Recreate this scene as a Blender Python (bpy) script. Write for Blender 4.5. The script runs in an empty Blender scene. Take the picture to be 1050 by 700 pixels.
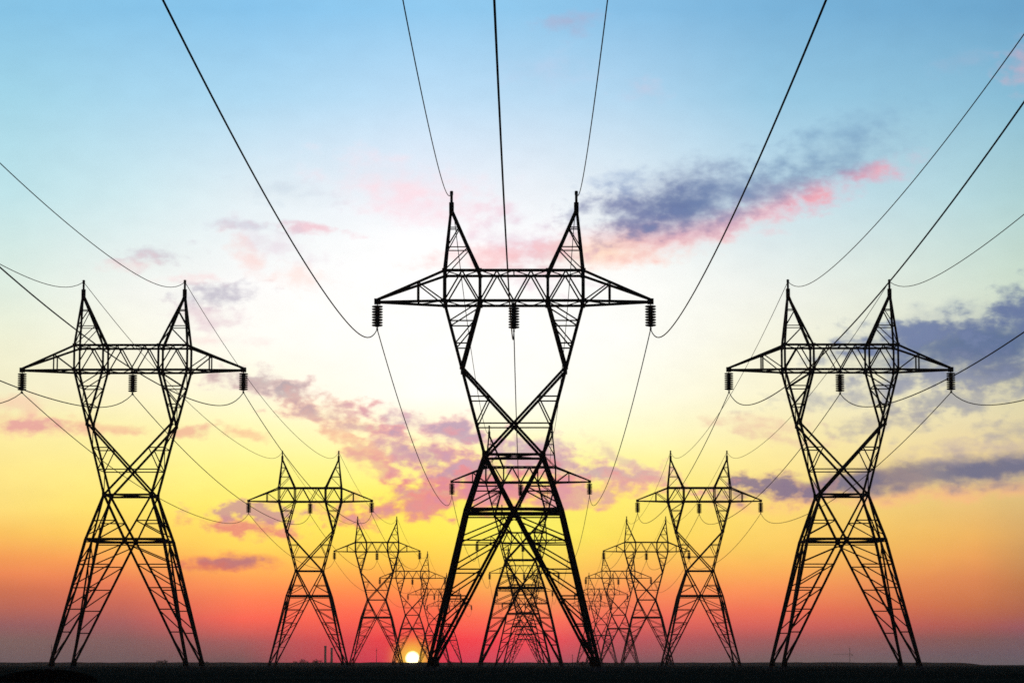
import bpy, math, random
from mathutils import Vector, Matrix

random.seed(7)
S = bpy.context.scene
COL = S.collection
R = math.radians

# ------------------------------------------------------------------ camera
FPX = 2870.0                      # focal length in pixels of a 1050 px wide frame
HZ = 681.0                        # height of the true horizon in that frame
PITCH = math.atan((HZ - 350.0) / FPX)
HC = 0.6                          # camera height above the field
cam_d = bpy.data.cameras.new("camera")
cam = bpy.data.objects.new("camera", cam_d)
COL.objects.link(cam)
cam_d.sensor_fit = 'HORIZONTAL'
cam_d.sensor_width = 36.0
cam_d.lens = FPX / 1050.0 * 36.0
cam_d.clip_start = 0.1
cam_d.clip_end = 100000.0
cam.location = (0, 0, HC)
cam.rotation_euler = (R(90) + PITCH, 0, 0)
S.camera = cam

CP, SP = math.cos(PITCH), math.sin(PITCH)


def ray(px, py):
    """World direction that the photograph's pixel looks along."""
    u, v = (px - 525.0) / FPX, (350.0 - py) / FPX
    return Vector((u, CP - v * SP, SP + v * CP))


def at(px, py, Y):
    """Point at distance Y seen at that pixel."""
    d = ray(px, py)
    return Vector((d.x / d.y * Y, Y, HC + d.z / d.y * Y))


def azel(px, py):
    d = ray(px, py).normalized()
    return math.atan2(d.x, d.y), math.asin(d.z)


def lin(c):
    out = []
    for v in c:
        v = v / 255.0
        out.append(v / 12.92 if v <= 0.04045 else ((v + 0.055) / 1.055) ** 2.4)
    return tuple(out) + (1.0,)


# ------------------------------------------------------------------ sky
SUN_AZ, SUN_EL = azel(423, 674.5)
HAZE = 0.00008                    # density of the evening air per metre
W = bpy.data.worlds.new("World")
S.world = W
W.use_nodes = True
NT = W.node_tree
NT.nodes.clear()
L = NT.links


def nd(t, **kw):
    n = NT.nodes.new(t)
    for k, v in kw.items():
        setattr(n, k, v)
    return n


def put(sock, v):
    if isinstance(v, bpy.types.NodeSocket):
        L.new(v, sock)
    else:
        sock.default_value = v


def mth(op, a, b=None, c=None, clamp=False):
    n = nd("ShaderNodeMath", operation=op, use_clamp=clamp)
    put(n.inputs[0], a)
    if b is not None:
        put(n.inputs[1], b)
    if c is not None:
        put(n.inputs[2], c)
    return n.outputs[0]


def mixc(f, a, b, blend='MIX'):
    n = nd("ShaderNodeMix", data_type='RGBA', blend_type=blend, clamp_factor=True)
    put(n.inputs[0], f)
    put(n.inputs[6], a)
    put(n.inputs[7], b)
    return n.outputs[2]


def mrange(v, a, b, c=0.0, d=1.0, smooth=True):
    n = nd("ShaderNodeMapRange", interpolation_type='SMOOTHSTEP' if smooth else 'LINEAR')
    n.clamp = True
    put(n.inputs[0], v)
    for i, x in enumerate((a, b, c, d)):
        put(n.inputs[1 + i], x)
    return n.outputs[0]


tc = nd("ShaderNodeTexCoord")
sep = nd("ShaderNodeSeparateXYZ")
L.new(tc.outputs['Generated'], sep.inputs[0])
AZ = mth('ARCTAN2', sep.outputs[0], sep.outputs[1])
EL = mth('ARCSINE', sep.outputs[2])

ELMAX = R(16.0)
# colour of the clear sky along eight bearings: (height in the frame, sRGB)
COLUMNS = [
    (5, [(10, 130, 195, 230), (100, 158, 212, 232), (200, 190, 228, 234), (300, 224, 238, 224), (350, 238, 240, 212),
         (400, 243, 238, 200), (440, 250, 236, 162), (480, 253, 232, 138), (520, 252, 222, 118), (545, 250, 194, 90),
         (570, 244, 156, 80), (588, 234, 132, 80), (605, 204, 110, 78), (622, 180, 98, 84), (640, 138, 86, 92),
         (656, 104, 84, 86), (676, 84, 76, 84)]),
    (130, [(10, 130, 195, 233), (100, 165, 214, 238), (200, 206, 234, 240), (300, 244, 247, 240), (350, 250, 249, 230),
           (400, 252, 245, 208), (440, 253, 244, 172), (480, 255, 241, 140), (520, 255, 230, 106), (550, 253, 204, 88),
           (575, 250, 158, 80), (598, 232, 120, 82), (618, 200, 100, 84), (638, 158, 88, 92), (656, 112, 80, 86),
           (676, 86, 74, 82)]),
    (250, [(10, 130, 195, 236), (100, 170, 216, 242), (200, 226, 240, 246), (300, 255, 254, 252), (350, 255, 255, 246),
           (400, 255, 252, 222), (440, 255, 250, 180), (480, 255, 246, 138), (520, 255, 238, 102), (560, 255, 216, 88),
           (590, 255, 164, 82), (612, 255, 128, 82), (634, 250, 100, 84), (646, 212, 92, 88), (658, 156, 82, 88),
           (677, 96, 68, 76)]),
    (430, [(10, 140, 201, 240), (100, 186, 222, 247), (190, 236, 242, 252), (250, 258, 258, 258), (405, 258, 258, 252),
           (440, 256, 254, 212), (470, 255, 250, 160), (505, 255, 244, 100), (545, 255, 234, 80), (575, 255, 200, 70),
           (600, 255, 152, 68), (625, 255, 104, 74), (655, 250, 66, 80), (678, 230, 54, 86)]),
    (545, [(10, 138, 198, 236), (100, 182, 218, 243), (190, 232, 240, 248), (250, 257, 257, 257), (405, 257, 257, 250),
           (440, 256, 254, 214), (470, 254, 250, 164), (505, 252, 244, 104), (550, 246, 238, 90), (585, 248, 212, 84),
           (612, 246, 160, 86), (636, 254, 112, 88), (655, 250, 84, 96), (670, 214, 78, 98), (678, 186, 78, 98)]),
    (640, [(10, 130, 190, 230), (100, 175, 214, 240), (200, 228, 239, 245), (280, 254, 255, 252), (350, 255, 256, 250),
           (405, 255, 255, 234), (440, 255, 254, 206), (470, 254, 248, 160), (505, 254, 240, 112), (548, 252, 224, 88),
           (580, 252, 186, 84), (608, 250, 138, 84), (634, 238, 102, 90), (655, 186, 80, 92), (677, 116, 70, 84)]),
    (790, [(10, 116, 178, 218), (100, 148, 200, 228), (200, 198, 225, 238), (300, 240, 244, 236), (400, 250, 245, 210),
           (460, 252, 236, 162), (500, 252, 226, 128), (535, 251, 214, 104), (562, 250, 202, 92), (582, 250, 178, 85),
           (602, 249, 148, 84), (625, 238, 112, 85), (642, 208, 94, 90), (656, 150, 82, 88), (670, 110, 80, 88),
           (679, 90, 80, 84)]),
    (1000, [(10, 105, 168, 208), (100, 138, 192, 218), (200, 178, 215, 222), (280, 208, 226, 214), (350, 222, 224, 198),
            (420, 232, 222, 180), (470, 238, 212, 152), (515, 232, 194, 118), (548, 236, 178, 92), (570, 234, 160, 85),
            (592, 220, 134, 80), (620, 196, 110, 72), (640, 168, 86, 80), (655, 112, 74, 78), (670, 84, 74, 88),
            (680, 78, 78, 88)]),
    (1050, [(10, 102, 164, 204), (100, 132, 188, 214), (200, 172, 210, 214), (280, 200, 220, 204), (350, 212, 216, 188),
            (420, 224, 215, 172), (470, 226, 202, 148), (515, 220, 186, 118), (550, 214, 164, 96), (600, 186, 116, 72),
            (628, 168, 94, 76), (642, 144, 80, 92), (656, 98, 74, 86), (672, 80, 74, 90), (680, 76, 78, 88)]),
]
elf = mth('DIVIDE', EL, ELMAX, clamp=True)
sky = None
prev = None
for px, stops in COLUMNS:
    r = nd("ShaderNodeValToRGB")
    e = r.color_ramp.elements
    ps = sorted((max(0.0, azel(px, y)[1] / ELMAX), lin((a, b, c))) for (y, a, b, c) in stops)
    e[0].position, e[0].color = ps[0]
    e[1].position, e[1].color = ps[-1]
    for p, c in ps[1:-1]:
        k = e.new(p)
        k.color = c
    r.color_ramp.interpolation = 'LINEAR'
    L.new(elf, r.inputs[0])
    a = azel(px, 500)[0]
    sky = r.outputs[0] if sky is None else mixc(mrange(AZ, prev, a, smooth=False), sky, r.outputs[0])
    prev = a

# ragged coordinates for the clouds: bearing and elevation bent by noise
comb = nd("ShaderNodeCombineXYZ")
L.new(AZ, comb.inputs[0])
L.new(EL, comb.inputs[1])
UV = comb.outputs[0]


def noise(scale, sx=1.0, sy=1.0, off=0.0, detail=6.0, rough=0.6, color=False):
    m = nd("ShaderNodeMapping", vector_type='POINT')
    L.new(UV, m.inputs[0])
    m.inputs['Scale'].default_value = (sx, sy, 1)
    m.inputs['Location'].default_value = (off, off * 0.7, off * 1.3)
    n = nd("ShaderNodeTexNoise")
    L.new(m.outputs[0], n.inputs['Vector'])
    n.inputs['Scale'].default_value = scale
    n.inputs['Detail'].default_value = detail
    n.inputs['Roughness'].default_value = rough
    return n.outputs['Color' if color else 'Fac']


nv = noise(38, 1.0, 2.2, 3.1, 4, 0.55, True)
sub = nd("ShaderNodeVectorMath", operation='SUBTRACT')
L.new(nv, sub.inputs[0])
sub.inputs[1].default_value = (0.5, 0.5, 0.5)
mul = nd("ShaderNodeVectorMath", operation='MULTIPLY')
L.new(sub.outputs[0], mul.inputs[0])
mul.inputs[1].default_value = (R(1.0), R(0.5), 0)
add = nd("ShaderNodeVectorMath", operation='ADD')
L.new(UV, add.inputs[0])
L.new(mul.outputs[0], add.inputs[1])
WUV = add.outputs[0]
N1 = noise(84, 1.0, 1.75, 11.0, 5, 0.5)       # streaky billows
N2 = noise(190, 1.0, 1.5, 5.0, 4, 0.5)       # small lumps
N1C = mrange(N1, 0.32, 0.68, smooth=False)
N2C = mrange(N2, 0.32, 0.68, smooth=False)
NMIX = mth('MULTIPLY_ADD', N2C, 0.38, mth('MULTIPLY', N1C, 0.62))  # mean about a half
PPX = 1.0 / FPX


def cloud(px, py, a, b, ang, rgb, op, soft=0.9, rag=2.0, rim=None):
    """One patch of cloud in the sky: bearing and elevation, half sizes (in photograph pixels' worth of angle), tilt, colour, cover."""
    global sky
    az, el = azel(px, py)
    m = nd("ShaderNodeMapping", vector_type='TEXTURE')
    L.new(WUV, m.inputs[0])
    m.inputs['Location'].default_value = (az, el, 0)
    m.inputs['Rotation'].default_value = (0, 0, R(ang))
    m.inputs['Scale'].default_value = (a * PPX, b * PPX, 1)
    ln = nd("ShaderNodeVectorMath", operation='LENGTH')
    L.new(m.outputs[0], ln.inputs[0])
    v = mth('SUBTRACT', mth('MULTIPLY_ADD', NMIX, rag, 1.12 - 0.5 * rag), ln.outputs['Value'])
    f = mrange(v, -soft * 0.6, soft * 1.25, 0.0, op)
    if rim is None:
        col = lin(rgb)
    else:
        col = mixc(mrange(v, 0.0, soft * 1.2), lin(rim), lin(rgb))
    sky = mixc(f, sky, col)


CLOUDS = [
    # high cloud right of the tallest pylon: warm underside first, then the blue body
    (648, 248, 67, 18, 7, (255, 182, 180), 0.85, 1.3, 1.3),
    (625, 260, 78, 14, 6, (255, 226, 190), 0.75, 1.2, 1.6),
    (705, 240, 67, 16, 14, (252, 172, 184), 0.8, 1.3, 1.5),
    (788, 212, 45, 17, 16, (252, 168, 180), 0.72, 1.2, 2.0),
    (838, 201, 40, 12, 16, (252, 160, 172), 0.8, 1.0, 2.2, (226, 184, 204)),
    (894, 177, 40, 10, 10, (248, 160, 176), 0.8, 1.1, 1.8, (216, 184, 206)),
    (694, 211, 72, 31, 12, (86, 107, 158), 0.97, 0.9, 0.8, (130, 144, 182)),
    (650, 218, 43, 20, 10, (110, 120, 168), 0.7, 1.1, 2.6),
    (738, 198, 60, 23, 16, (108, 136, 178), 0.7, 1.4, 1.6),
    (800, 192, 47, 14, 20, (128, 148, 182), 0.55, 1.4, 1.8),
    (846, 164, 60, 22, 18, (112, 148, 184), 0.66, 1.5, 1.6),
    (870, 134, 52, 15, 25, (118, 164, 200), 0.4, 1.6, 1.8),
    (640, 185, 27, 9, 0, (140, 168, 208), 0.5, 1.3, 2.6),
    # mauve scraps beside and behind the middle pylon's head
    (540, 258, 46, 25, -20, (214, 176, 204), 0.6, 1.4, 2.4),
    (505, 262, 53, 11, 5, (255, 190, 190), 0.55, 1.3, 2.2),
    (415, 192, 63, 20, -10, (255, 216, 224), 0.65, 1.6, 2.0),
    (440, 215, 46, 12, -10, (252, 214, 226), 0.5, 1.6, 2.0),
    (582, 24, 23, 9, 10, (168, 176, 208), 0.7, 1.2, 2.2),
    (665, 94, 16, 8, 0, (196, 200, 224), 0.5, 1.3, 2.2),
    (560, 72, 34, 12, 0, (190, 204, 232), 0.4, 1.5, 2.2),
    (1046, 72, 18, 16, 40, (222, 170, 188), 0.65, 1.3, 2.2),
    (985, 62, 23, 9, 0, (150, 180, 210), 0.5, 1.4, 2.2),
    # thin scraps over the left row
    (160, 263, 30, 8, 6, (196, 186, 202), 0.75, 1.0, 2.4),
    (140, 268, 25, 6, 8, (250, 206, 206), 0.55, 1.2, 2.2),
    (318, 234, 36, 4, -4, (244, 172, 188), 0.6, 0.9, 2.4),
    (280, 248, 32, 11, -20, (226, 206, 220), 0.6, 1.3, 2.4),
    (258, 262, 21, 11, -40, (250, 206, 200), 0.55, 1.2, 2.4),
    (292, 196, 39, 9, -6, (196, 212, 226), 0.5, 1.4, 2.4),
    (265, 232, 34, 5, 0, (200, 200, 216), 0.55, 1.2, 2.4),
    (222, 304, 32, 11, 4, (184, 180, 198), 0.8, 1.0, 2.8),
    (212, 322, 30, 10, -6, (226, 196, 208), 0.6, 1.1, 2.6),
    (200, 284, 21, 5, 0, (252, 200, 204), 0.5, 1.2, 2.4),
    (310, 285, 25, 8, -20, (255, 214, 204), 0.5, 1.2, 2.4),
    # blue bank at the right edge
    (1015, 349, 118, 31, 4, (84, 110, 148), 0.97, 0.8, 0.8, (120, 142, 172)),
    (992, 352, 104, 19, 4, (88, 112, 150), 0.9, 0.8, 0.6),
    (980, 336, 85, 11, 12, (96, 116, 160), 0.85, 0.7, 1.8),
    (1048, 318, 39, 20, 26, (98, 118, 160), 0.9, 0.9, 2.2),
    (945, 346, 53, 14, 2, (112, 130, 168), 0.85, 0.9, 2.6),
    (1020, 378, 74, 16, 0, (98, 114, 150), 0.9, 0.9, 1.2),
    (955, 386, 69, 11, 4, (128, 140, 168), 0.75, 1.0, 2.6),
    (900, 402, 80, 9, 6, (160, 164, 176), 0.65, 1.0, 2.8),
    (1000, 408, 69, 11, 8, (142, 148, 166), 0.7, 1.0, 2.8),
    (905, 432, 51, 9, 4, (160, 158, 168), 0.6, 1.0, 2.8),
    (1035, 440, 30, 8, 0, (160, 156, 166), 0.65, 1.1, 2.6),
    (785, 434, 51, 8, 0, (236, 196, 170), 0.65, 1.1, 2.6),
    (800, 448, 39, 5, -8, (228, 186, 166), 0.6, 1.1, 2.6),
    # long slate streak behind the right row, with a peach lower edge
    (900, 508, 150, 9, 3, (252, 178, 130), 0.75, 1.2, 2.0),
    (940, 489, 150, 15, 5, (112, 113, 136), 0.95, 0.7, 0.8, (160, 144, 142)),
    (1020, 481, 80, 17, 4, (108, 112, 138), 0.94, 0.7, 0.8, (152, 144, 148)),
    (860, 497, 84, 12, 4, (118, 114, 136), 0.93, 0.7, 1.0, (176, 150, 138)),
    (798, 500, 46, 14, -2, (132, 116, 142), 0.92, 0.6, 2.0, (206, 156, 140)),
    (1000, 460, 69, 8, 4, (190, 172, 170), 0.55, 1.2, 2.6),
    # mauve and rose cloud between the left row and the middle: many small lumps with rosy rims
    (268, 396, 38, 14, -12, (172, 162, 171), 0.79, 0.7, 2.3, (222, 190, 196)),
    (300, 408, 48, 13, -14, (182, 166, 173), 0.79, 0.7, 2.3, (236, 188, 180)),
    (335, 424, 50, 12, -12, (202, 166, 169), 0.79, 0.7, 2.3, (244, 176, 160)),
    (362, 436, 38, 9, -8, (216, 174, 169), 0.75, 0.7, 2.3, (248, 190, 160)),
    (430, 435, 55, 10, -8, (196, 166, 187), 0.79, 0.7, 2.3, (238, 180, 186)),
    (462, 443, 45, 13, -6, (190, 158, 181), 0.81, 0.7, 2.3, (240, 168, 178)),
    (420, 464, 42, 18, -26, (188, 158, 179), 0.79, 0.7, 2.3, (240, 168, 160)),
    (452, 470, 58, 18, -20, (194, 158, 177), 0.79, 0.7, 2.3, (244, 164, 160)),
    (375, 462, 28, 8, -24, (232, 174, 157), 0.70, 0.7, 2.3, (252, 196, 150)),
    (390, 478, 32, 9, -20, (230, 166, 153), 0.70, 0.7, 2.3, (252, 190, 140)),
    (352, 448, 25, 5, -20, (246, 196, 157), 0.62, 0.7, 2.6),
    (490, 484, 60, 21, -4, (194, 150, 173), 0.81, 0.7, 2.3, (238, 146, 152)),
    (540, 468, 50, 18, 4, (192, 162, 189), 0.81, 0.7, 2.3, (226, 168, 186)),
    (585, 476, 52, 13, -4, (192, 158, 179), 0.79, 0.7, 2.3, (238, 176, 176)),
    (620, 486, 58, 13, -6, (194, 160, 177), 0.79, 0.7, 2.3, (240, 182, 168)),
    (640, 470, 42, 8, -30, (220, 186, 177), 0.62, 0.7, 2.3, (246, 206, 180)),
    (665, 492, 38, 10, -10, (212, 170, 167), 0.66, 0.7, 2.3, (244, 190, 160)),
    (452, 507, 98, 16, 9, (214, 140, 157), 0.84, 0.7, 2.3, (244, 134, 120)),
    (405, 521, 55, 8, 12, (222, 144, 145), 0.79, 0.7, 2.3, (246, 140, 110)),
    (520, 502, 65, 16, 2, (218, 138, 157), 0.81, 0.7, 2.3, (244, 136, 130)),
    (600, 506, 75, 12, 4, (220, 156, 163), 0.77, 0.7, 2.3, (250, 160, 140)),
    # low rose streaks over the left field
    (240, 540, 58, 9, -2, (232, 132, 120), 0.9, 0.6, 2.0, (250, 180, 110)),
    (256, 528, 55, 10, 0, (200, 146, 150), 0.85, 0.6, 2.4, (246, 190, 130)),
    (236, 575, 52, 7, -1, (182, 110, 122), 0.92, 0.7, 1.3, (246, 130, 90)),
    (210, 579, 29, 5, 0, (214, 112, 96), 0.7, 0.9, 2.2),
    (30, 437, 80, 8, -3, (228, 152, 156), 0.85, 0.8, 1.6, (250, 196, 160)),
    (110, 438, 41, 6, 0, (242, 190, 150), 0.6, 1.0, 2.6),
    (190, 440, 29, 6, 0, (238, 168, 148), 0.75, 0.9, 2.4),
    (20, 418, 29, 8, 0, (244, 196, 170), 0.6, 1.1, 2.4),
    (220, 350, 41, 5, 0, (250, 214, 214), 0.5, 1.2, 2.4),
    (240, 443, 24, 6, -10, (246, 186, 148), 0.7, 1.0, 2.6),
]
BASE_UV = WUV
for i, c in enumerate(CLOUDS):
    if i % 6 == 0:                # tie each batch to the one before, so that the shader works through them in turn
        ma = nd("ShaderNodeVectorMath", operation='MULTIPLY_ADD')
        L.new(sky, ma.inputs[0])
        ma.inputs[1].default_value = (1e-9, 1e-9, 0)
        L.new(BASE_UV, ma.inputs[2])
        WUV = ma.outputs[0]
    cloud(*c)

# a faint mottling through the whole sky
sky = mixc(1.0, sky, mixc(N1, (0.95, 0.95, 0.955, 1), (1.05, 1.05, 1.045, 1)), 'MULTIPLY')

# the sun itself, low on the horizon, with its glow
sun_v = Vector((math.sin(SUN_AZ) * math.cos(SUN_EL), math.cos(SUN_AZ) * math.cos(SUN_EL), math.sin(SUN_EL)))
vd = nd("ShaderNodeVectorMath", operation='DISTANCE')
L.new(tc.outputs['Generated'], vd.inputs[0])
vd.inputs[1].default_value = sun_v
sd = vd.outputs['Value']
glow = mrange(sd, 4 * PPX, 40 * PPX, 1.0, 0.0)
sky = mixc(mth('MULTIPLY', mth('POWER', glow, 2.6), 0.95), sky, lin((255, 205, 80)))
disc = mrange(sd, 5.0 * PPX, 8.2 * PPX, 1.0, 0.0)
sky = mixc(disc, sky, (3.2, 2.7, 1.5, 1))

# beyond the low layer of haze the sky is brighter than it looks through it
path = mth('MINIMUM', mth('DIVIDE', 57.0, mth('MAXIMUM', EL, 0.001)), 6800.0)
thru = mth('EXPONENT', mth('MULTIPLY', path, HAZE * 0.72))
sat = nd("ShaderNodeHueSaturation")
L.new(sky, sat.inputs['Color'])
L.new(mth('MULTIPLY_ADD', mth('SUBTRACT', thru, 1.0), 0.2, 0.97), sat.inputs['Saturation'])
L.new(thru, sat.inputs['Value'])
sky = sat.outputs[0]

# overhead and behind the camera the dusk sky is deep and dim
sky = mixc(mrange(EL, R(15), R(50)), sky, (0.035, 0.062, 0.11, 1))
sky = mixc(mrange(mth('ABSOLUTE', AZ), R(14), R(70)), sky, (0.022, 0.028, 0.042, 1))

nish = nd("ShaderNodeTexSky", sky_type='NISHITA')
nish.sun_disc = False
nish.sun_elevation = SUN_EL
nish.sun_rotation = SUN_AZ % (2 * math.pi)
nish.altitude = 100
bg1 = nd("ShaderNodeBackground")
L.new(nish.outputs[0], bg1.inputs[0])
bg1.inputs[1].default_value = 0.004
bg2 = nd("ShaderNodeBackground")
L.new(sky, bg2.inputs[0])
bg2.inputs[1].default_value = 1.0
ash = nd("ShaderNodeAddShader")
L.new(bg1.outputs[0], ash.inputs[0])
L.new(bg2.outputs[0], ash.inputs[1])
wo = nd("ShaderNodeOutputWorld")
L.new(ash.outputs[0], wo.inputs[0])
W.cycles.sampling_method = 'MANUAL'
W.cycles.sample_map_resolution = 1024

# ------------------------------------------------------------------ sun lamp, exposure
sl = bpy.data.lights.new("sun", 'SUN')
sl.energy = 0.8
sl.angle = R(0.5)
sl.color = (1.0, 0.55, 0.25)
so = bpy.data.objects.new("sun", sl)
COL.objects.link(so)
so.rotation_euler = sun_v.to_track_quat('Z', 'Y').to_euler()

S.view_settings.view_transform = 'Standard'
S.view_settings.look = 'None'
S.view_settings.exposure = 0.0
S.view_settings.gamma = 1.0
S.view_settings.use_curve_mapping = False
S.render.engine = 'CYCLES'
S.cycles.use_denoising = False
S.cycles.max_bounces = 4
S.cycles.filter_width = 1.6


# ------------------------------------------------------------------ materials
def material(name, rgb, rough=0.8, metal=0.0, scale=3.0, vary=0.35, bump=0.0, bscale=None, spec=0.3):
    m = bpy.data.materials.new(name)
    m.use_nodes = True
    t = m.node_tree
    b = t.nodes['Principled BSDF']
    n = t.nodes.new("ShaderNodeTexNoise")
    n.inputs['Scale'].default_value = scale
    n.inputs['Detail'].default_value = 8
    g = t.nodes.new("ShaderNodeNewGeometry")
    t.links.new(g.outputs['Position'], n.inputs['Vector'])
    r = t.nodes.new("ShaderNodeValToRGB")
    r.color_ramp.elements[0].position = 0.3
    r.color_ramp.elements[1].position = 0.7
    r.color_ramp.elements[0].color = tuple(c * (1 - vary) for c in rgb) + (1,)
    r.color_ramp.elements[1].color = tuple(c * (1 + vary) for c in rgb) + (1,)
    t.links.new(n.outputs['Fac'], r.inputs[0])
    t.links.new(r.outputs[0], b.inputs['Base Color'])
    b.inputs['Roughness'].default_value = rough
    b.inputs['Metallic'].default_value = metal
    b.inputs['Specular IOR Level'].default_value = spec
    if bump:
        n2 = t.nodes.new("ShaderNodeTexNoise")
        n2.inputs['Scale'].default_value = bscale or scale * 4
        n2.inputs['Detail'].default_value = 6
        t.links.new(g.outputs['Position'], n2.inputs['Vector'])
        bp = t.nodes.new("ShaderNodeBump")
        bp.inputs['Strength'].default_value = bump
        bp.inputs['Distance'].default_value = 0.1
        t.links.new(n2.outputs['Fac'], bp.inputs['Height'])
        t.links.new(bp.outputs[0], b.inputs['Normal'])
    return m


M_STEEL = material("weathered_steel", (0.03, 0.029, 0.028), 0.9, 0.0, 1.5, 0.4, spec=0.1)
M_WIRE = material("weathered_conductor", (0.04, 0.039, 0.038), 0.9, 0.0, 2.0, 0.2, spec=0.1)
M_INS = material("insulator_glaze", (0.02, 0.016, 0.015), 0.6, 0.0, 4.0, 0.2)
M_CONC = material("footing_concrete", (0.12, 0.115, 0.11), 0.95, 0.0, 2.0, 0.3, 0.4)
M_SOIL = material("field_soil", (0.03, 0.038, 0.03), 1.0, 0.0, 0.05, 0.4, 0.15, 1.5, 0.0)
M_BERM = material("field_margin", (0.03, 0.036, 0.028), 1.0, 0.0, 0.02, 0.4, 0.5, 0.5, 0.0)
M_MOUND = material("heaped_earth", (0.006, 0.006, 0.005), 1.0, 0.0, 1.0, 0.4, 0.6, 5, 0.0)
M_LEAF = material("scrub_leaves", (0.04, 0.05, 0.025), 0.9, 0.0, 0.8, 0.5, spec=0.1)
M_BARK = material("scrub_bark", (0.06, 0.045, 0.035), 0.95, 0.0, 3.0, 0.3)
M_BRICK = material("chimney_concrete", (0.16, 0.14, 0.13), 0.95, 0.0, 0.2, 0.3)


# ------------------------------------------------------------------ mesh helpers
class MB:
    """Collects bars, plates, tubes and lathes, then links them as one mesh object."""

    def __init__(self):
        self.v, self.f = [], []

    def _add(self, vs, fs):
        o = len(self.v)
        self.v += [tuple(p) for p in vs]
        self.f += [tuple(i + o for i in q) for q in fs]

    def bar(self, a, b, w, flip=1):
        """Rolled steel angle from a to b, leg width w."""
        a, b = Vector(a), Vector(b)
        d = (b - a)
        if d.length < 1e-4:
            return
        d.normalize()
        ref = Vector((0, 0, 1)) if abs(d.z) < 0.9 else Vector((0, 1, 0))
        s = d.cross(ref).normalized()
        u = s.cross(d).normalized()
        t = w * 0.24
        h = w * 0.5
        prof = [(-h, -h), (h, -h), (h, -h + t), (-h + t, -h + t), (-h + t, h), (-h, h)]
        ring = [s * (x * flip) + u * y for x, y in prof]
        vs = [a + p for p in ring] + [b + p for p in ring]
        fs = [(i, (i + 1) % 6, 6 + (i + 1) % 6, 6 + i) for i in range(6)]
        fs += [(0, 3, 2, 1), (0, 5, 4, 3), (6, 7, 8, 9), (6, 9, 10, 11)]
        self._add(vs, fs)

    def plate(self, c, sx, sy, sz):
        c = Vector(c)
        vs = [c + Vector((x * sx / 2, y * sy / 2, z * sz / 2)) for z in (-1, 1) for y in (-1, 1) for x in (-1, 1)]
        self._add(vs, [(0, 2, 3, 1), (4, 5, 7, 6), (0, 1, 5, 4), (2, 6, 7, 3), (0, 4, 6, 2), (1, 3, 7, 5)])

    def tube(self, pts, r, n=6):
        pts = [Vector(p) for p in pts]
        rr = r if isinstance(r, (list, tuple)) else [r] * len(pts)
        vs = []
        for i, p in enumerate(pts):
            d = (pts[min(i + 1, len(pts) - 1)] - pts[max(i - 1, 0)]).normalized()
            ref = Vector((0, 0, 1)) if abs(d.z) < 0.95 else Vector((1, 0, 0))
            s = d.cross(ref).normalized()
            u = s.cross(d).normalized()
            for k in range(n):
                a = 2 * math.pi * k / n
                vs.append(p + s * (math.cos(a) * rr[i]) + u * (math.sin(a) * rr[i]))
        fs = []
        for i in range(len(pts) - 1):
            for k in range(n):
                k2 = (k + 1) % n
                fs.append((i * n + k, i * n + k2, (i + 1) * n + k2, (i + 1) * n + k))
        fs.append(tuple(range(n - 1, -1, -1)))
        fs.append(tuple((len(pts) - 1) * n + k for k in range(n)))
        self._add(vs, fs)

    def lathe(self, c, prof, n=12):
        """prof: (radius, z) pairs from top to bottom."""
        c = Vector(c)
        vs, fs = [], []
        for r, z in prof:
            for k in range(n):
                a = 2 * math.pi * k / n
                vs.append(c + Vector((math.cos(a) * r, math.sin(a) * r, z)))
        for i in range(len(prof) - 1):
            for k in range(n):
                k2 = (k + 1) % n
                fs.append((i * n + k, i * n + k2, (i + 1) * n + k2, (i + 1) * n + k))
        fs.append(tuple(range(n)))
        fs.append(tuple((len(prof) - 1) * n + k for k in range(n - 1, -1, -1)))
        self._add(vs, fs)

    def build(self, name, mat, parent=None):
        me = bpy.data.meshes.new(name)
        me.from_pydata(self.v, [], self.f)
        me.materials.append(mat)
        me.update()
        o = bpy.data.objects.new(name, me)
        COL.objects.link(o)
        if parent:
            o.parent = parent
        return o


def tag(o, label=None, cat=None, group=None, kind=None):
    for k, v in (("label", label), ("category", cat), ("group", group), ("kind", kind)):
        if v:
            o[k] = v
    return o


def empty(name, loc):
    o = bpy.data.objects.new(name, None)
    o.empty_display_size = 0.5
    COL.objects.link(o)
    o.location = loc
    return o


# ------------------------------------------------------------------ ground
def make_ground():
    vs, fs = [], []
    xs = [-3500, -1500, -600, -300] + [-200 + 10 * i for i in range(41)] + [300, 600, 1500, 3500]
    ys = [-300, -150] + [-60 + 10 * i for i in range(60)] + [620, 800, 1100, 1600, 2500, 4000, 7000]
    rnd = random.Random(3)
    for y in ys:
        for x in xs:
            near = abs(x) <= 200 and 60 < y < 520
            vs.append((x, y, rnd.uniform(-0.05, 0.04) if near else 0.0))
    nx = len(xs)
    for j in range(len(ys) - 1):
        for i in range(nx - 1):
            a = j * nx + i
            fs.append((a, a + 1, a + nx + 1, a + nx))
    m = MB()
    m._add(vs, fs)
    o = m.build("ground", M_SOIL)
    for p in o.data.polygons:
        p.use_smooth = True
    tag(o, kind="structure")


make_ground()


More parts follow.
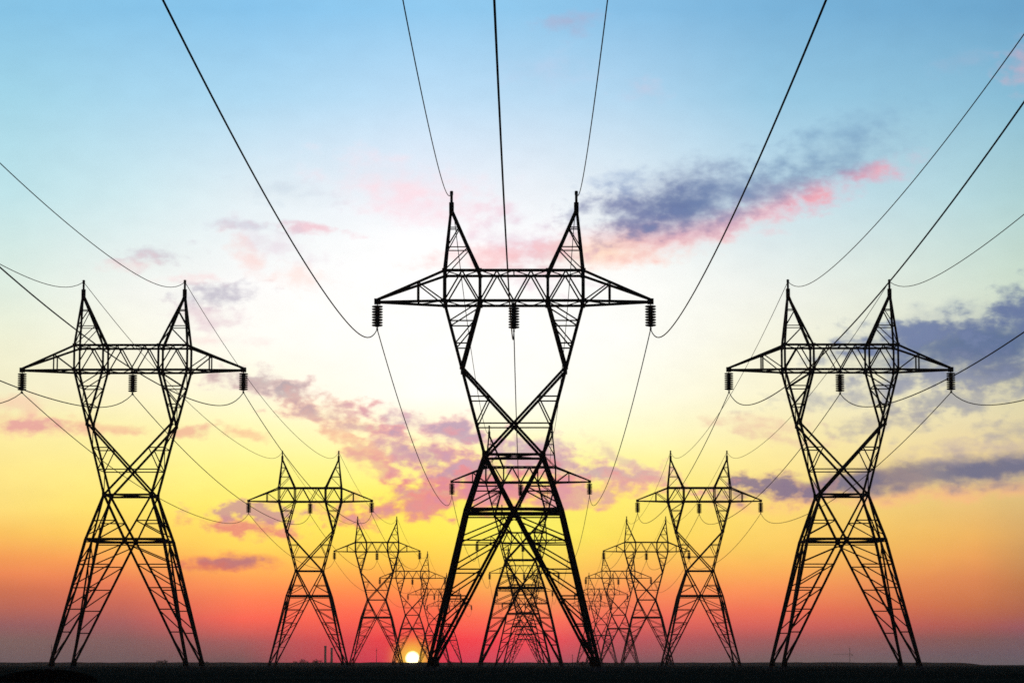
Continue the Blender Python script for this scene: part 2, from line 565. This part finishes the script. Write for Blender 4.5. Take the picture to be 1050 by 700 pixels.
def make_embankment():
    """Long low bank that closes the field, ending near the right edge."""
    Y = 2300.0
    x0, x1 = at(-700, 680, Y).x, at(1010, 680, Y).x
    rnd = random.Random(9)
    n = 160
    vs, fs = [], []
    h = at(525, 678.6, Y).z
    for i in range(n + 1):
        x = x0 + (x1 - x0) * i / n
        t = h + rnd.uniform(-0.25, 0.25)
        if i > n - 3:
            t *= (0.05, 0.5, 0.85)[n - i]
        for dy, z in ((-14, -0.5), (-6, t * 0.8), (0, t), (8, t * 0.8), (18, -0.5)):
            vs.append((x, Y + dy, z))
    for i in range(n):
        for k in range(4):
            a = i * 5 + k
            fs.append((a, a + 1, a + 6, a + 5))
    fs += [(0, 1, 2, 3, 4)[::-1], tuple(n * 5 + k for k in range(5))]
    m = MB()
    m._add(vs, fs)
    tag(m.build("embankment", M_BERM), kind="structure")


make_embankment()

# ------------------------------------------------------------------ the pylon
D = 270.0                         # span between pylons
VPX = 541.0                       # bearing of the lines
K = D / FPX                       # metres per photograph pixel at the first middle pylon
CX = at(527, HZ, D).x             # axis of the first middle pylon


def fx(half, y, dep):
    """Half-width in metres of a front-face point seen `half` pixels off the axis."""
    Y = D - dep
    d = ray(525 + half, y)
    return d.x / d.y * Y


def fz(y, dep):
    return at(525, y, D - dep).z


BASE = 8.0
Z_BELT, W_BELT = fz(521.5, 4.7), fx(49.5, 521, 4.7)
Z_WAIST, W_WAIST = fz(465.5, 2.8), fx(30, 465, 2.8)
Z_X = fz(433.5, 2.6)
Z_FORK, W_FORK = fz(375, 2.3), fx(54, 375, 2.3)
Z_BOT = fz(308, 2.0)
Z_TOP = fz(277, 2.0)
W_OUT, W_IN = fx(71.5, 300, 2.0), fx(35, 300, 2.0)
DEP = 2.0
Z_APEX, W_APEX = fz(217, 0), fx(64, 217, 0)
Z_TIP = fz(197, 0)
W_ARM, Z_ARM = fx(140, 308, 0), fz(309.5, 0)
MAIN, CHORD, BR, TH = 0.29, 0.26, 0.13, 0.105


def lerp(a, b, t):
    return a + (b - a) * t


def leg_at(z):
    """Half-width (= half-depth) of the corner post between ground and waist."""
    if z <= Z_BELT:
        return lerp(BASE, W_BELT, z / Z_BELT)
    return lerp(W_BELT, W_WAIST, (z - Z_BELT) / (Z_WAIST - Z_BELT))


def outer_at(z):
    return lerp(W_WAIST, W_OUT, (z - Z_WAIST) / (Z_BOT - Z_WAIST))


def dep_at(z):
    return lerp(W_WAIST, DEP, min(1, (z - Z_WAIST) / (Z_BOT - Z_WAIST)))


def leg(sx, sy, parent):
    m = MB()
    foot = (sx * BASE, sy * BASE, 0.25)
    m.bar(foot, (sx * W_BELT, sy * W_BELT, Z_BELT), MAIN * 1.25, sx)
    zs = [Z_BELT] + [fz(y, 6) for y in (553, 583, 610.5, 639.5)]
    for axis in (0, 1):
        def P(off, z):                      # point on this face: off = distance from the face's centre line
            s = leg_at(z)
            return (sx * off, sy * s, z) if axis == 0 else (sx * s, sy * off, z)
        w = 1.0 if axis == 0 else 0.85

        def inner(z):
            return lerp(BASE, 0.0, z / Z_BELT)
        m.bar(P(BASE - 0.1, 0.3), P(0.05, Z_BELT), MAIN * 0.72 * w, sx * sy)
        for i in range(1, len(zs)):
            z = zs[i]
            m.bar(P(leg_at(z), z), P(inner(z), z), BR * w)
            zz = zs[i - 1]
            m.bar(P(inner(zz) + 0.02, zz - (0.5 if i == 1 else 0)), P(leg_at(z), z + 0.25), BR * w, -1)
        # lowest slant
        m.bar(P(inner(zs[-1]), zs[-1]), P(leg_at(1.4), 1.4), TH * w, -1)
        m.plate(P(BASE - 0.35, 0.9), 0.5 if axis == 0 else 0.05, 0.05 if axis == 0 else 0.5, 0.9)
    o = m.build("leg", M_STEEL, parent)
    f = MB()
    f.lathe((sx * BASE, sy * BASE, 0), [(0.25, 0.42), (0.42, 0.40), (0.62, 0.0), (0.62, -0.6)], 10)
    f.build("footing", M_CONC, o)


def pylon(loc):
    root = empty("lattice_pylon", loc)
    for sx in (-1, 1):
        for sy in (-1, 1):
            leg(sx, sy, root)
    # belt: horizontals at the top of the splayed legs, with plan bracing
    m = MB()
    b = W_BELT
    for s in (-1, 1):
        m.bar((-b, s * b, Z_BELT), (b, s * b, Z_BELT), MAIN * 1.05, s)
        m.bar((-b, s * b, Z_BELT - 0.32), (b, s * b, Z_BELT - 0.32), BR, s)
        m.bar((s * b, -b, Z_BELT), (s * b, b, Z_BELT), MAIN * 0.9, s)
        m.plate((0, s * (b + 0.03), Z_BELT), 0.6, 0.05, 0.55)
        m.plate((s * (b + 0.03), 0, Z_BELT), 0.05, 0.5, 0.5)
        for sy in (-1, 1):
            m.bar((s * b, 0, Z_BELT), (0, sy * b, Z_BELT), BR)
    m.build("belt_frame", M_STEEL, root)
    # body: crossed diagonals between belt and waist
    m = MB()
    for sx in (-1, 1):
        for sy in (-1, 1):
            m.bar((sx * W_BELT, sy * W_BELT, Z_BELT), (sx * W_WAIST, sy * W_WAIST, Z_WAIST), MAIN * 1.15, sx)
            z = fz(498, 3.8)
            t = (z - Z_BELT) / (Z_WAIST - Z_BELT)
            s = leg_at(z)
            i = W_WAIST * t
            m.bar((sx * 0.05, sy * W_BELT, Z_BELT), (sx * W_WAIST, sy * W_WAIST, Z_WAIST), MAIN * 0.78, sy)
            m.bar((sx * W_BELT, sy * 0.05, Z_BELT), (sx * W_WAIST, sy * W_WAIST, Z_WAIST), MAIN * 0.6, sx)
            m.bar((sx * s, sy * s, z), (sx * i, sy * s, z), BR)
            m.bar((sx * s, sy * s, z), (sx * s, sy * i, z), TH)
            m.bar((sx * i, sy * s, z), (sx * leg_at(Z_BELT + 0.5), sy * leg_at(Z_BELT + 0.5), Z_BELT + 0.5), BR)
            m.bar((sx * s, sy * i, z), (sx * leg_at(Z_BELT + 0.5), sy * leg_at(Z_BELT + 0.5), Z_BELT + 0.5), TH)
    m.build("body_bracing", M_STEEL, root)
    # waist
    m = MB()
    w = W_WAIST
    for s in (-1, 1):
        m.bar((-w, s * w, Z_WAIST), (w, s * w, Z_WAIST), MAIN * 0.85, s)
        m.bar((s * w, -w, Z_WAIST), (s * w, w, Z_WAIST), CHORD * 0.8, s)
        m.bar((-w, s * w, Z_WAIST), (w, -s * w, Z_WAIST), TH)
        for q in (-1, 1):
            m.plate((q * w, s * (w + 0.03), Z_WAIST), 0.5, 0.05, 0.7)
    m.build("waist_frame", M_STEEL, root)
    # the two leaning arms of the fork
    for sx in (-1, 1):
        m = MB()
        for sy in (-1, 1):
            m.bar((sx * W_WAIST, sy * W_WAIST, Z_WAIST), (sx * W_OUT, sy * DEP, Z_BOT), MAIN * 0.95, sx)
            dF = dep_at(Z_FORK)
            m.bar((sx * W_IN, sy * DEP, Z_BOT), (sx * (W_FORK - 0.06), sy * dF, Z_FORK), MAIN * 0.95, -sx)
            # K diagonals to the far waist corner
            m.bar((sx * (W_FORK - 0.1), sy * (dF + 0.04 * sx), Z_FORK - 0.1), (-sx * W_WAIST, sy * (W_WAIST + 0.04 * sx), Z_WAIST), MAIN * 0.85, sx)
            m.plate((sx * (W_FORK - 0.05), sy * (dF + 0.06), Z_FORK), 0.4, 0.05, 0.7)
            # upper triangle bracing
            def inn(z):
                return lerp(W_FORK, W_IN, (z - Z_FORK) / (Z_BOT - Z_FORK))
            z1, z2 = fz(328.5, 2.1), fz(351.5, 2.2)
            for z in (z1, z2):
                m.bar((sx * outer_at(z), sy * dep_at(z), z), (sx * inn(z), sy * dep_at(z), z), BR)
            m.bar((sx * outer_at(z1), sy * dep_at(z1), z1), (sx * inn(Z_BOT), sy * DEP, Z_BOT - 0.1), BR)
            m.bar((sx * outer_at(z2), sy * dep_at(z2), z2), (sx * inn(z1), sy * dep_at(z1), z1), BR)
            # lower triangle: strut from fork diagonal to outer chord
            z3 = fz(406, 2.45)
            t = (Z_FORK - z3) / (Z_FORK - Z_WAIST)
            x3 = lerp(W_FORK, -W_WAIST, t)
            m.bar((sx * outer_at(z3), sy * dep_at(z3), z3), (sx * x3, sy * dep_at(z3), z3), BR)
            m.bar((sx * x3, sy * dep_at(z3), z3), (sx * outer_at(Z_X), sy * dep_at(Z_X), Z_X), BR)
            m.bar((sx * outer_at(Z_X), sy * dep_at(Z_X), Z_X), (sx * 0.0, sy * dep_at(Z_X), Z_X), BR)
        # faces between front and back: ladder of struts and slants
        zs = [Z_WAIST, Z_X, fz(406, 2.4), Z_FORK, fz(351.5, 2.2), fz(328.5, 2.1), Z_BOT]
        for i, z in enumerate(zs[1:], 1):
            d = dep_at(z)
            if i < len(zs) - 1:
                m.bar((sx * outer_at(z), -d, z), (sx * outer_at(z), d, z), TH)
            s = 1 if i % 2 else -1
            zb = zs[i - 1]
            m.bar((sx * outer_at(zb), -s * dep_at(zb), zb), (sx * outer_at(z), s * d, z), TH)
            if i >= 4 and i < 6:
                xi = lerp(W_FORK, W_IN, (z - Z_FORK) / (Z_BOT - Z_FORK))
                m.bar((sx * xi, -d, z), (sx * xi, d, z), TH)
        m.build("fork_arm", M_STEEL, root)
    # crossbeam: box truss with two cages
    m = MB()
    for sy in (-1, 1):
        y = sy * DEP
        for z in (Z_BOT, Z_TOP):
            m.bar((-W_OUT, y, z), (W_OUT, y, z), CHORD, sy)
        for x in (-W_OUT, -W_IN, W_IN, W_OUT):
            m.bar((x, y, Z_BOT), (x, y, Z_TOP), CHORD * 0.95, 1 if x > 0 else -1)
            m.plate((x, sy * (DEP + 0.17), Z_BOT), 0.46, 0.04, 0.42)
            m.plate((x, sy * (DEP + 0.17), Z_TOP), 0.42, 0.04, 0.38)
        nodes = [(-W_OUT, -W_IN), (-W_IN, 0.0), (0.0, W_IN), (W_IN, W_OUT)]
        for a, b in nodes:
            mid = (a + b) / 2
            m.bar((a, y, Z_BOT), (mid, y, Z_TOP), BR * 1.15)
            m.bar((mid, y, Z_TOP), (b, y, Z_BOT), BR * 1.15)
    for z in (Z_BOT, Z_TOP):
        for x in (-W_OUT, -W_IN, 0, W_IN, W_OUT):
            m.bar((x, -DEP, z), (x, DEP, z), BR)
        for a, b in ((-W_OUT, -W_IN), (-W_IN, 0), (0, W_IN), (W_IN, W_OUT)):
            m.bar((a, -DEP, z), ((a + b) / 2, DEP, z), TH)
            m.bar(((a + b) / 2, DEP, z), (b, -DEP, z), TH)
    m.plate((0, 0, Z_BOT - 0.15), 0.5, 0.5, 0.3)
    m.build("crossbeam", M_STEEL, root)
    # outer arms
    for sx in (-1, 1):
        m = MB()
        xv = fx(98.5, 300, 1.2)
        t = (xv - W_OUT) / (W_ARM - W_OUT)
        for sy in (-1, 1):
            tip = Vector((sx * W_ARM, sy * 0.12, Z_ARM))
            m.bar((sx * W_OUT, sy * DEP, Z_TOP), tip + Vector((0, 0, 0.25)), CHORD, sx)
            m.bar((sx * W_OUT, sy * DEP, Z_BOT), tip, CHORD, sx)
            top = Vector((sx * xv, sy * lerp(DEP, 0.12, t), lerp(Z_TOP, Z_ARM + 0.25, t)))
            bot = Vector((sx * xv, sy * lerp(DEP, 0.12, t), lerp(Z_BOT, Z_ARM, t)))
            m.bar(top, bot, BR * 1.3)
            m.bar(top, (sx * W_OUT, sy * DEP, Z_BOT), BR)
            if sy == 1:
                m.bar(bot, (bot.x, -bot.y, bot.z), TH)
                m.bar(top, (top.x, -top.y, top.z), TH)
                m.bar(bot, (sx * W_OUT, -DEP, Z_BOT), TH)
                t2 = 0.72
                q = lerp(W_OUT, W_ARM, t2)
                m.bar((bot.x, -bot.y, bot.z), (sx * q, lerp(DEP, .12, t2), lerp(Z_BOT, Z_ARM, t2)), TH)
        m.plate((sx * W_ARM, 0, Z_ARM + 0.05), 0.6, 0.5, 0.55)
        m.build("crossarm", M_STEEL, root)
    # earth-wire peaks
    for sx in (-1, 1):
        m = MB()
        apex = Vector((sx * W_APEX, 0, Z_APEX))

        def pk(which, sy, z):
            t = (z - Z_TOP) / (Z_APEX - Z_TOP)
            x0 = W_OUT if which else W_IN
            return (sx * lerp(x0, W_APEX, t), sy * lerp(DEP, 0.08, t), z)
        za, zb = fz(253, 1.2), fz(233, 0.6)
        for sy in (-1, 1):
            m.bar(pk(1, sy, Z_TOP), apex + Vector((sx * 0.06, sy * 0.08, 0)), CHORD, sx)
            m.bar(pk(0, sy, Z_TOP), apex + Vector((-sx * 0.06, sy * 0.08, 0)), CHORD, -sx)
            for z in (za, zb):
                m.bar(pk(1, sy, z), pk(0, sy, z), TH)
            m.bar(pk(1, sy, Z_TOP), pk(0, sy, za), TH)
            m.bar(pk(1, sy, za), pk(0, sy, zb), TH)
        for w in (0, 1):
            for z in (za, zb):
                m.bar(pk(w, -1, z), pk(w, 1, z), TH)
            m.bar(pk(w, -1, Z_TOP), pk(w, 1, za), TH)
            m.bar(pk(w, 1, za), pk(w, -1, zb), TH)
        m.plate(apex + Vector((0, 0, 0.35)), 0.46, 0.4, 1.1)
        o = m.build("earth_wire_peak", M_STEEL, root)
        q = MB()
        q.lathe(apex, [(0.13, Z_TIP - Z_APEX), (0.13, 0.9), (0.2, 0.9), (0.2, 0.5)][::1], 8)
        q.lathe(apex + Vector((0, 0, Z_TIP - Z_APEX)), [(0.09, 0.12), (0.16, 0.08), (0.16, -0.3)], 8)
        q.build("spike", M_STEEL, o)
    # insulator strings
    for x, z in ((-W_ARM, Z_ARM - 0.22), (0.0, Z_BOT - 0.3), (W_ARM, Z_ARM - 0.22)):
        m = MB()
        n = 8
        pitch = 0.262
        prof = [(0.05, 0.0), (0.05, -0.12)]
        zc = -0.12
        for i in range(n):
            prof += [(0.2, zc), (0.5, zc - 0.05), (0.54, zc - 0.09), (0.54, zc - 0.14), (0.46, zc - 0.19), (0.24, zc - 0.2), (0.2, zc - pitch)]
            zc -= pitch
        prof += [(0.06, zc - 0.02), (0.06, zc - 0.14)]
        m.lathe((x, 0, z), prof, 14)
        o = m.build("insulator", M_INS, root)
        c = MB()
        c.plate((x, 0, z + zc - 0.18), 0.14, 0.5, 0.16)
        c.tube([(x, -0.5, z + zc - 0.22), (x, 0, z + zc - 0.28), (x, 0.5, z + zc - 0.22)], 0.09, 6)
        c.build("clamp", M_STEEL, o)
    return root


Z_PHASE = Z_ARM - 0.22 - 0.12 - 8 * 0.262 - 0.24
Z_PHASE_MID = Z_BOT - 0.3 - 0.12 - 8 * 0.262 - 0.24


def copy_tree(o, parent=None):
    c = o.copy()
    COL.objects.link(c)
    if parent:
        c.parent = parent
    for ch in list(o.children):
        copy_tree(ch, c)
    return c


def line_x(ks, d):
    """Lateral position of a line's axis at distance d*D."""
    kpx = ks[0] if len(ks) == 1 else lerp(ks[0], ks[1], min(1.0, max(0.0, d - 1.236)))
    return (VPX - 525.0) * CP / FPX * D * d + kpx * CP * K


ORD = ["first", "second", "third", "fourth", "fifth", "sixth", "seventh"]
LINES = {
    "middle": ([-14], [1.0], "middle row", "pylons of the middle row", [
        "tallest black lattice pylon, standing in the middle with its head above all others",
        "smaller lattice pylon framed behind the legs and waist of the tallest pylon",
        "third lattice pylon of the middle row, its crossarm just above the second one's belt",
        "fourth lattice pylon of the middle row, tangled behind the third one's legs",
        "fifth lattice pylon of the middle row, tiny between the legs of those before it",
        "smallest farthest lattice pylon of the middle row, low between all the other legs"]),
    "sunward": ([-506, -502], [1.236, 2.238], "row on the sun's side", "pylons of the row on the sun's side", [
        "large black lattice pylon on the sun's side, nearest of its row beside the rose streaks",
        "mid sized lattice pylon beside the two distant chimneys, second in the sun's row",
        "lattice pylon just before the setting sun, third and half lost in the sun's row",
        "pale thin lattice pylon right above the setting sun, fourth in its row",
        "tiny faint lattice pylon between setting sun and tallest pylon, fifth in its row",
        "last faint lattice pylon of the sun's row, crossed by the tallest pylon's leg"]),
    "slate": ([400, 396], [1.234, 2.236], "row away from the sun", "pylons of the row away from the sun", [
        "large black lattice pylon before the slate blue clouds, nearest of its row",
        "mid sized lattice pylon before the slate streak's end, second in its row",
        "third lattice pylon in the row away from the sun, overlapped by the second",
        "pale thin lattice pylon fourth in the row away from the sun, overlapped by the third",
        "tiny faint lattice pylon, fifth in the row away from the sun",
        "last faint lattice pylon of the row away from the sun, behind the tallest pylon's leg"]),
}
def dist(ds, i):
    """Distance of the i-th pylon of a row in spans; i = -1 is the one behind the camera's frame."""
    if i < 0:
        return ds[0] - 1.0
    return ds[i] if i < len(ds) else ds[-1] + (i - len(ds) + 1)


proto = None
for key, (k, d0, where, grp, labels) in LINES.items():
    for i, lab in enumerate(labels):
        d = dist(d0, i)
        loc = (line_x(k, d), d * D, 0)
        if proto is None:
            o = proto = pylon(loc)
        else:
            o = copy_tree(proto)
            o.location = loc
        o.rotation_euler.z = R(random.uniform(-0.5, 0.5))
        tag(o, lab, "pylon", grp)

# ------------------------------------------------------------------ wires
SAG_P, SAG_E, DROP = 4.05, 4.05, 2.63
WIRES = [
    ("conductor", -W_ARM, Z_PHASE, SAG_P, 0.052),
    ("conductor", 0.0, Z_PHASE_MID, SAG_P, 0.052),
    ("conductor", W_ARM, Z_PHASE, SAG_P, 0.052),
    ("earth_wire", -W_APEX, Z_TIP - 0.15, SAG_E, 0.04),
    ("earth_wire", W_APEX, Z_TIP - 0.15, SAG_E, 0.04),
]
WLAB = {
    "middle": ["thick conductor under the tallest pylon's insulator on the sun's side",
               "thick conductor under the tallest pylon's middle insulator",
               "thick conductor under the tallest pylon's insulator away from the sun",
               "thin earth wire over the tallest pylon's peak on the sun's side",
               "thin earth wire over the tallest pylon's peak away from the sun"],
    "sunward": ["conductor under the outermost insulators of the pylon row on the sun's side",
                "conductor under the middle insulators of the pylon row on the sun's side",
                "conductor under the inward insulators of the pylon row on the sun's side",
                "thin earth wire over the outermost peaks of the pylon row on the sun's side",
                "thin earth wire over the inward peaks of the pylon row on the sun's side"],
    "slate": ["conductor under the inward insulators of the pylon row before the slate clouds",
              "conductor under the middle insulators of the pylon row before the slate clouds",
              "conductor under the outermost insulators of the pylon row before the slate clouds",
              "thin earth wire over the inward peaks of the pylon row before the slate clouds",
              "thin earth wire over the outermost peaks of the pylon row before the slate clouds"],
}
for key, (k, d0, where, grp, labels) in LINES.items():
    for (nm, x, z, sag, r), lab in zip(WIRES, WLAB[key]):
        m = MB()
        pts = []
        for s in range(-1, len(labels) - 1):
            n = 64 if s < 1 else 40
            for q in range(n + (1 if s == len(labels) - 2 else 0)):
                t = q / n
                d = lerp(dist(d0, s), dist(d0, s + 1), t)
                w = 1 - t                       # measured from the farther clamp, beside which the wire drops fastest
                dip = 4 * sag * ((1.24 if key == "middle" else 1.33 if nm == "earth_wire" else 1.46) if s < 0 else 1.0) * t * w + DROP * (1 - math.exp(-w / 0.06)) * t
                pts.append((line_x(k, d) + x, d * D, z - dip))
        m.tube(pts, r, 6)
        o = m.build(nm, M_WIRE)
        for p in o.data.polygons:
            p.use_smooth = True
        tag(o, lab, "earth wire" if nm == "earth_wire" else "power line", "power lines strung along the pylon rows")


# ------------------------------------------------------------------ far things on the horizon
def chimney(px, ytop, wpx, label):
    Y = 4200.0
    b = at(px, HZ, Y)
    h = at(px, ytop, Y).z
    r = wpx * Y / FPX / 2
    root = empty("factory_chimney", (b.x, Y, 0))
    m = MB()
    m.lathe((0, 0, 0), [(r * 0.8, h), (r * 0.85, h * 0.97), (r * 0.86, h * 0.5), (r * 1.1, 0)], 14)
    m.build("shaft", M_BRICK, root)
    c = MB()
    c.lathe((0, 0, 0), [(r * 0.95, h + 0.6), (r * 1.0, h + 0.5), (r * 0.98, h - 1.6), (r * 0.83, h - 2.0)], 14)
    c.build("rim", M_BRICK, root)
    tag(root, label, "chimney", "distant chimneys")


chimney(333.5, 662, 2.6, "taller of the two slim distant chimneys on the horizon")
chimney(340, 664, 2.6, "shorter of the two slim distant chimneys on the horizon")


def shrub(px, Y, wpx, hpx, label, seed, cat="shrub"):
    rnd = random.Random(seed)
    k = Y / FPX
    w, h = wpx * k / 2, hpx * k
    c = at(px, HZ, Y)
    root = empty("scrub_bush", (c.x, Y, 0))
    t = MB()
    for i in range(7):
        a = rnd.uniform(0, 6.28)
        rr = rnd.uniform(0.2, 0.7)
        t.tube([(rnd.uniform(-.1, .1) * w, rnd.uniform(-.1, .1) * w, -0.05), (math.cos(a) * rr * w * .5, math.sin(a) * rr * w * .3, h * .4),
                (math.cos(a) * rr * w, math.sin(a) * rr * w * .6, h * rnd.uniform(.6, .9))], [w * .03, w * .02, w * .008], 5)
    t.build("stem", M_BARK, root)
    f = MB()
    clumps = [(rnd.uniform(-1, 1), rnd.uniform(-.6, .6), rnd.uniform(.1, 1)) for _ in range(26)]
    s = min(w, h) * 0.2
    for cx, cy, cz in clumps:
        top = 1 - 0.75 * abs(cx) ** 2
        for _ in range(22):
            p = Vector((cx * w + rnd.gauss(0, s), cy * w + rnd.gauss(0, s), max(0.02, cz * h * top + rnd.gauss(0, s * .6))))
            q = s * rnd.uniform(0.3, 0.7)
            e1 = Vector((rnd.gauss(0, 1), rnd.gauss(0, 1), rnd.gauss(0, 1))).normalized() * q
            e2 = e1.orthogonal().normalized() * q * 0.5
            f._add([p - e1, p + e2, p + e1, p - e2], [(0, 1, 2, 3)])
    f.build("foliage", M_LEAF, root)
    tag(root, label, cat, "bushes on the horizon")


shrub(166, 1500, 14, 5.5, "low dark bush on the horizon inside the legs of the sun side's large pylon", 1)
shrub(211, 1500, 8, 4.6, "small dark bush at the outer foot of the sun side's large pylon", 2)
shrub(309, 1900, 16, 6, "low wide bush on the horizon beside the two chimneys", 3)
shrub(326, 1900, 12, 6.5, "rounded bush directly below the two chimneys", 4)

for i, (px, w, h, lab) in enumerate([
        (404, 6, 5.5, "small dark bush on the horizon just before the setting sun"),
        (431.5, 5, 5.5, "small dark bush on the horizon just past the setting sun"),
        (462, 6, 5.0, "small dark bush between the tallest pylon's foot and the second pylon behind it"),
        (598, 7, 5.0, "small dark bush against the inside of the tallest pylon's foot away from the sun"),
        (632, 5, 5.0, "small dark bush below the faint pylons away from the sun"),
        (654, 6, 5.0, "small dark bush by the feet of the third pylon away from the sun")]):
    shrub(px, 1150, w, h, lab, 20 + i)

# crane on the skyline
Yc = 6000.0
cb = at(871.5, HZ, Yc)
cr = empty("crane", (cb.x, Yc, 0))
k = Yc / FPX
m = MB()
hm = at(871.5, 663.5, Yc).z
for sx in (-1, 1):
    for sy in (-1, 1):
        m.bar((sx * .7, sy * .7, 0), (sx * .7, sy * .7, hm), 0.24)
for i in range(8):
    z0, z1 = hm * i / 8, hm * (i + 1) / 8
    for sy in (-1, 1):
        s = 1 if i % 2 else -1
        m.bar((-s * .7, sy * .7, z0), (s * .7, sy * .7, z1), 0.22)
m.build("mast", M_STEEL, cr)
m = MB()
zj = at(871, 670.5, Yc).z
x1 = -17 * k
for sy in (-1, 1):
    m.bar((4 * k, sy * .6, zj), (x1, sy * .6, zj), 0.22)
m.bar((2 * k, 0, zj + 1.6), (x1, 0, zj + .5), 0.3)
for i in range(10):
    xa, xb = lerp(2 * k, x1, i / 10), lerp(2 * k, x1, (i + .5) / 10)
    m.bar((xa, -.6, zj), (xb, 0, zj + 1.3), 0.2)
    m.bar((xb, 0, zj + 1.3), (lerp(2 * k, x1, (i + 1) / 10), .6, zj), 0.2)
m.build("jib", M_STEEL, cr)
m = MB()
m.plate((2.4 * k, 0, zj - 1.2), 2.6, 1.8, 2.4)
m.build("counterweight", M_CONC, cr)
m = MB()
m.plate((0, 0, 2.2), 5.5, 3.6, 4.4)
m.plate((-1.5, 0, 5.2), 2.2, 2.4, 1.8)
m.build("base", M_STEEL, cr)
tag(cr, "faint distant crane with a level jib standing on the horizon", "crane")


def mast(px, ytop, label, Y=2600.0):
    b = at(px, HZ, Y)
    h = at(px, ytop, Y).z
    o = MB()
    o.tube([(b.x, Y, -0.2), (b.x, Y, h * .6), (b.x, Y, h)], [0.3, 0.22, 0.14], 8)
    o.plate((b.x, Y, h * .86), 1.6, .3, .3)
    tag(o.build("radio_mast", M_STEEL), label, "mast", "thin masts on the horizon")


mast(386, 664, "thin faint mast between two pylons close to the setting sun")
mast(52.5, 660, "thin faint mast beside the outer foot of the sun side's large pylon")
mast(587, 670, "short thin mast on the horizon under the tallest pylon")

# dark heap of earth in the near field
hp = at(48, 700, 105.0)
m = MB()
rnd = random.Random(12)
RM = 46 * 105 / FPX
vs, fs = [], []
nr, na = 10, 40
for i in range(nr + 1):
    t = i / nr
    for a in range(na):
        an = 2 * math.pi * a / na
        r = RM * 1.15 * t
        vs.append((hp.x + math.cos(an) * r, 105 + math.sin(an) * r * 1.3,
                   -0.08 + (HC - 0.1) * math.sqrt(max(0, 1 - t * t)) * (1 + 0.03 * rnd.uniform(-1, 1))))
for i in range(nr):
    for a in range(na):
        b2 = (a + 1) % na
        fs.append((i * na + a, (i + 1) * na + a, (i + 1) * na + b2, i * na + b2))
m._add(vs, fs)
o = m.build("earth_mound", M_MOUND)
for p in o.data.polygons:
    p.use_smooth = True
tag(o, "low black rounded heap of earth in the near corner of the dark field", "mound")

# ------------------------------------------------------------------ the evening air
def make_haze():
    m = bpy.data.materials.new("evening_haze")
    m.use_nodes = True
    t = m.node_tree
    t.nodes.clear()
    v = t.nodes.new("ShaderNodeVolumePrincipled")
    v.inputs['Color'].default_value = (0.92, 0.76, 0.72, 1)
    v.inputs['Density'].default_value = HAZE
    v.inputs['Anisotropy'].default_value = 0.3
    o = t.nodes.new("ShaderNodeOutputMaterial")
    t.links.new(v.outputs[0], o.inputs['Volume'])
    x, y0, y1, z0, z1 = 3600, -350, 7100, -1.2, 60
    b = MB()
    b.plate((0, (y0 + y1) / 2, (z0 + z1) / 2), 2 * x, y1 - y0, z1 - z0)
    ob = b.build("haze", m)
    tag(ob, kind="stuff")


make_haze()
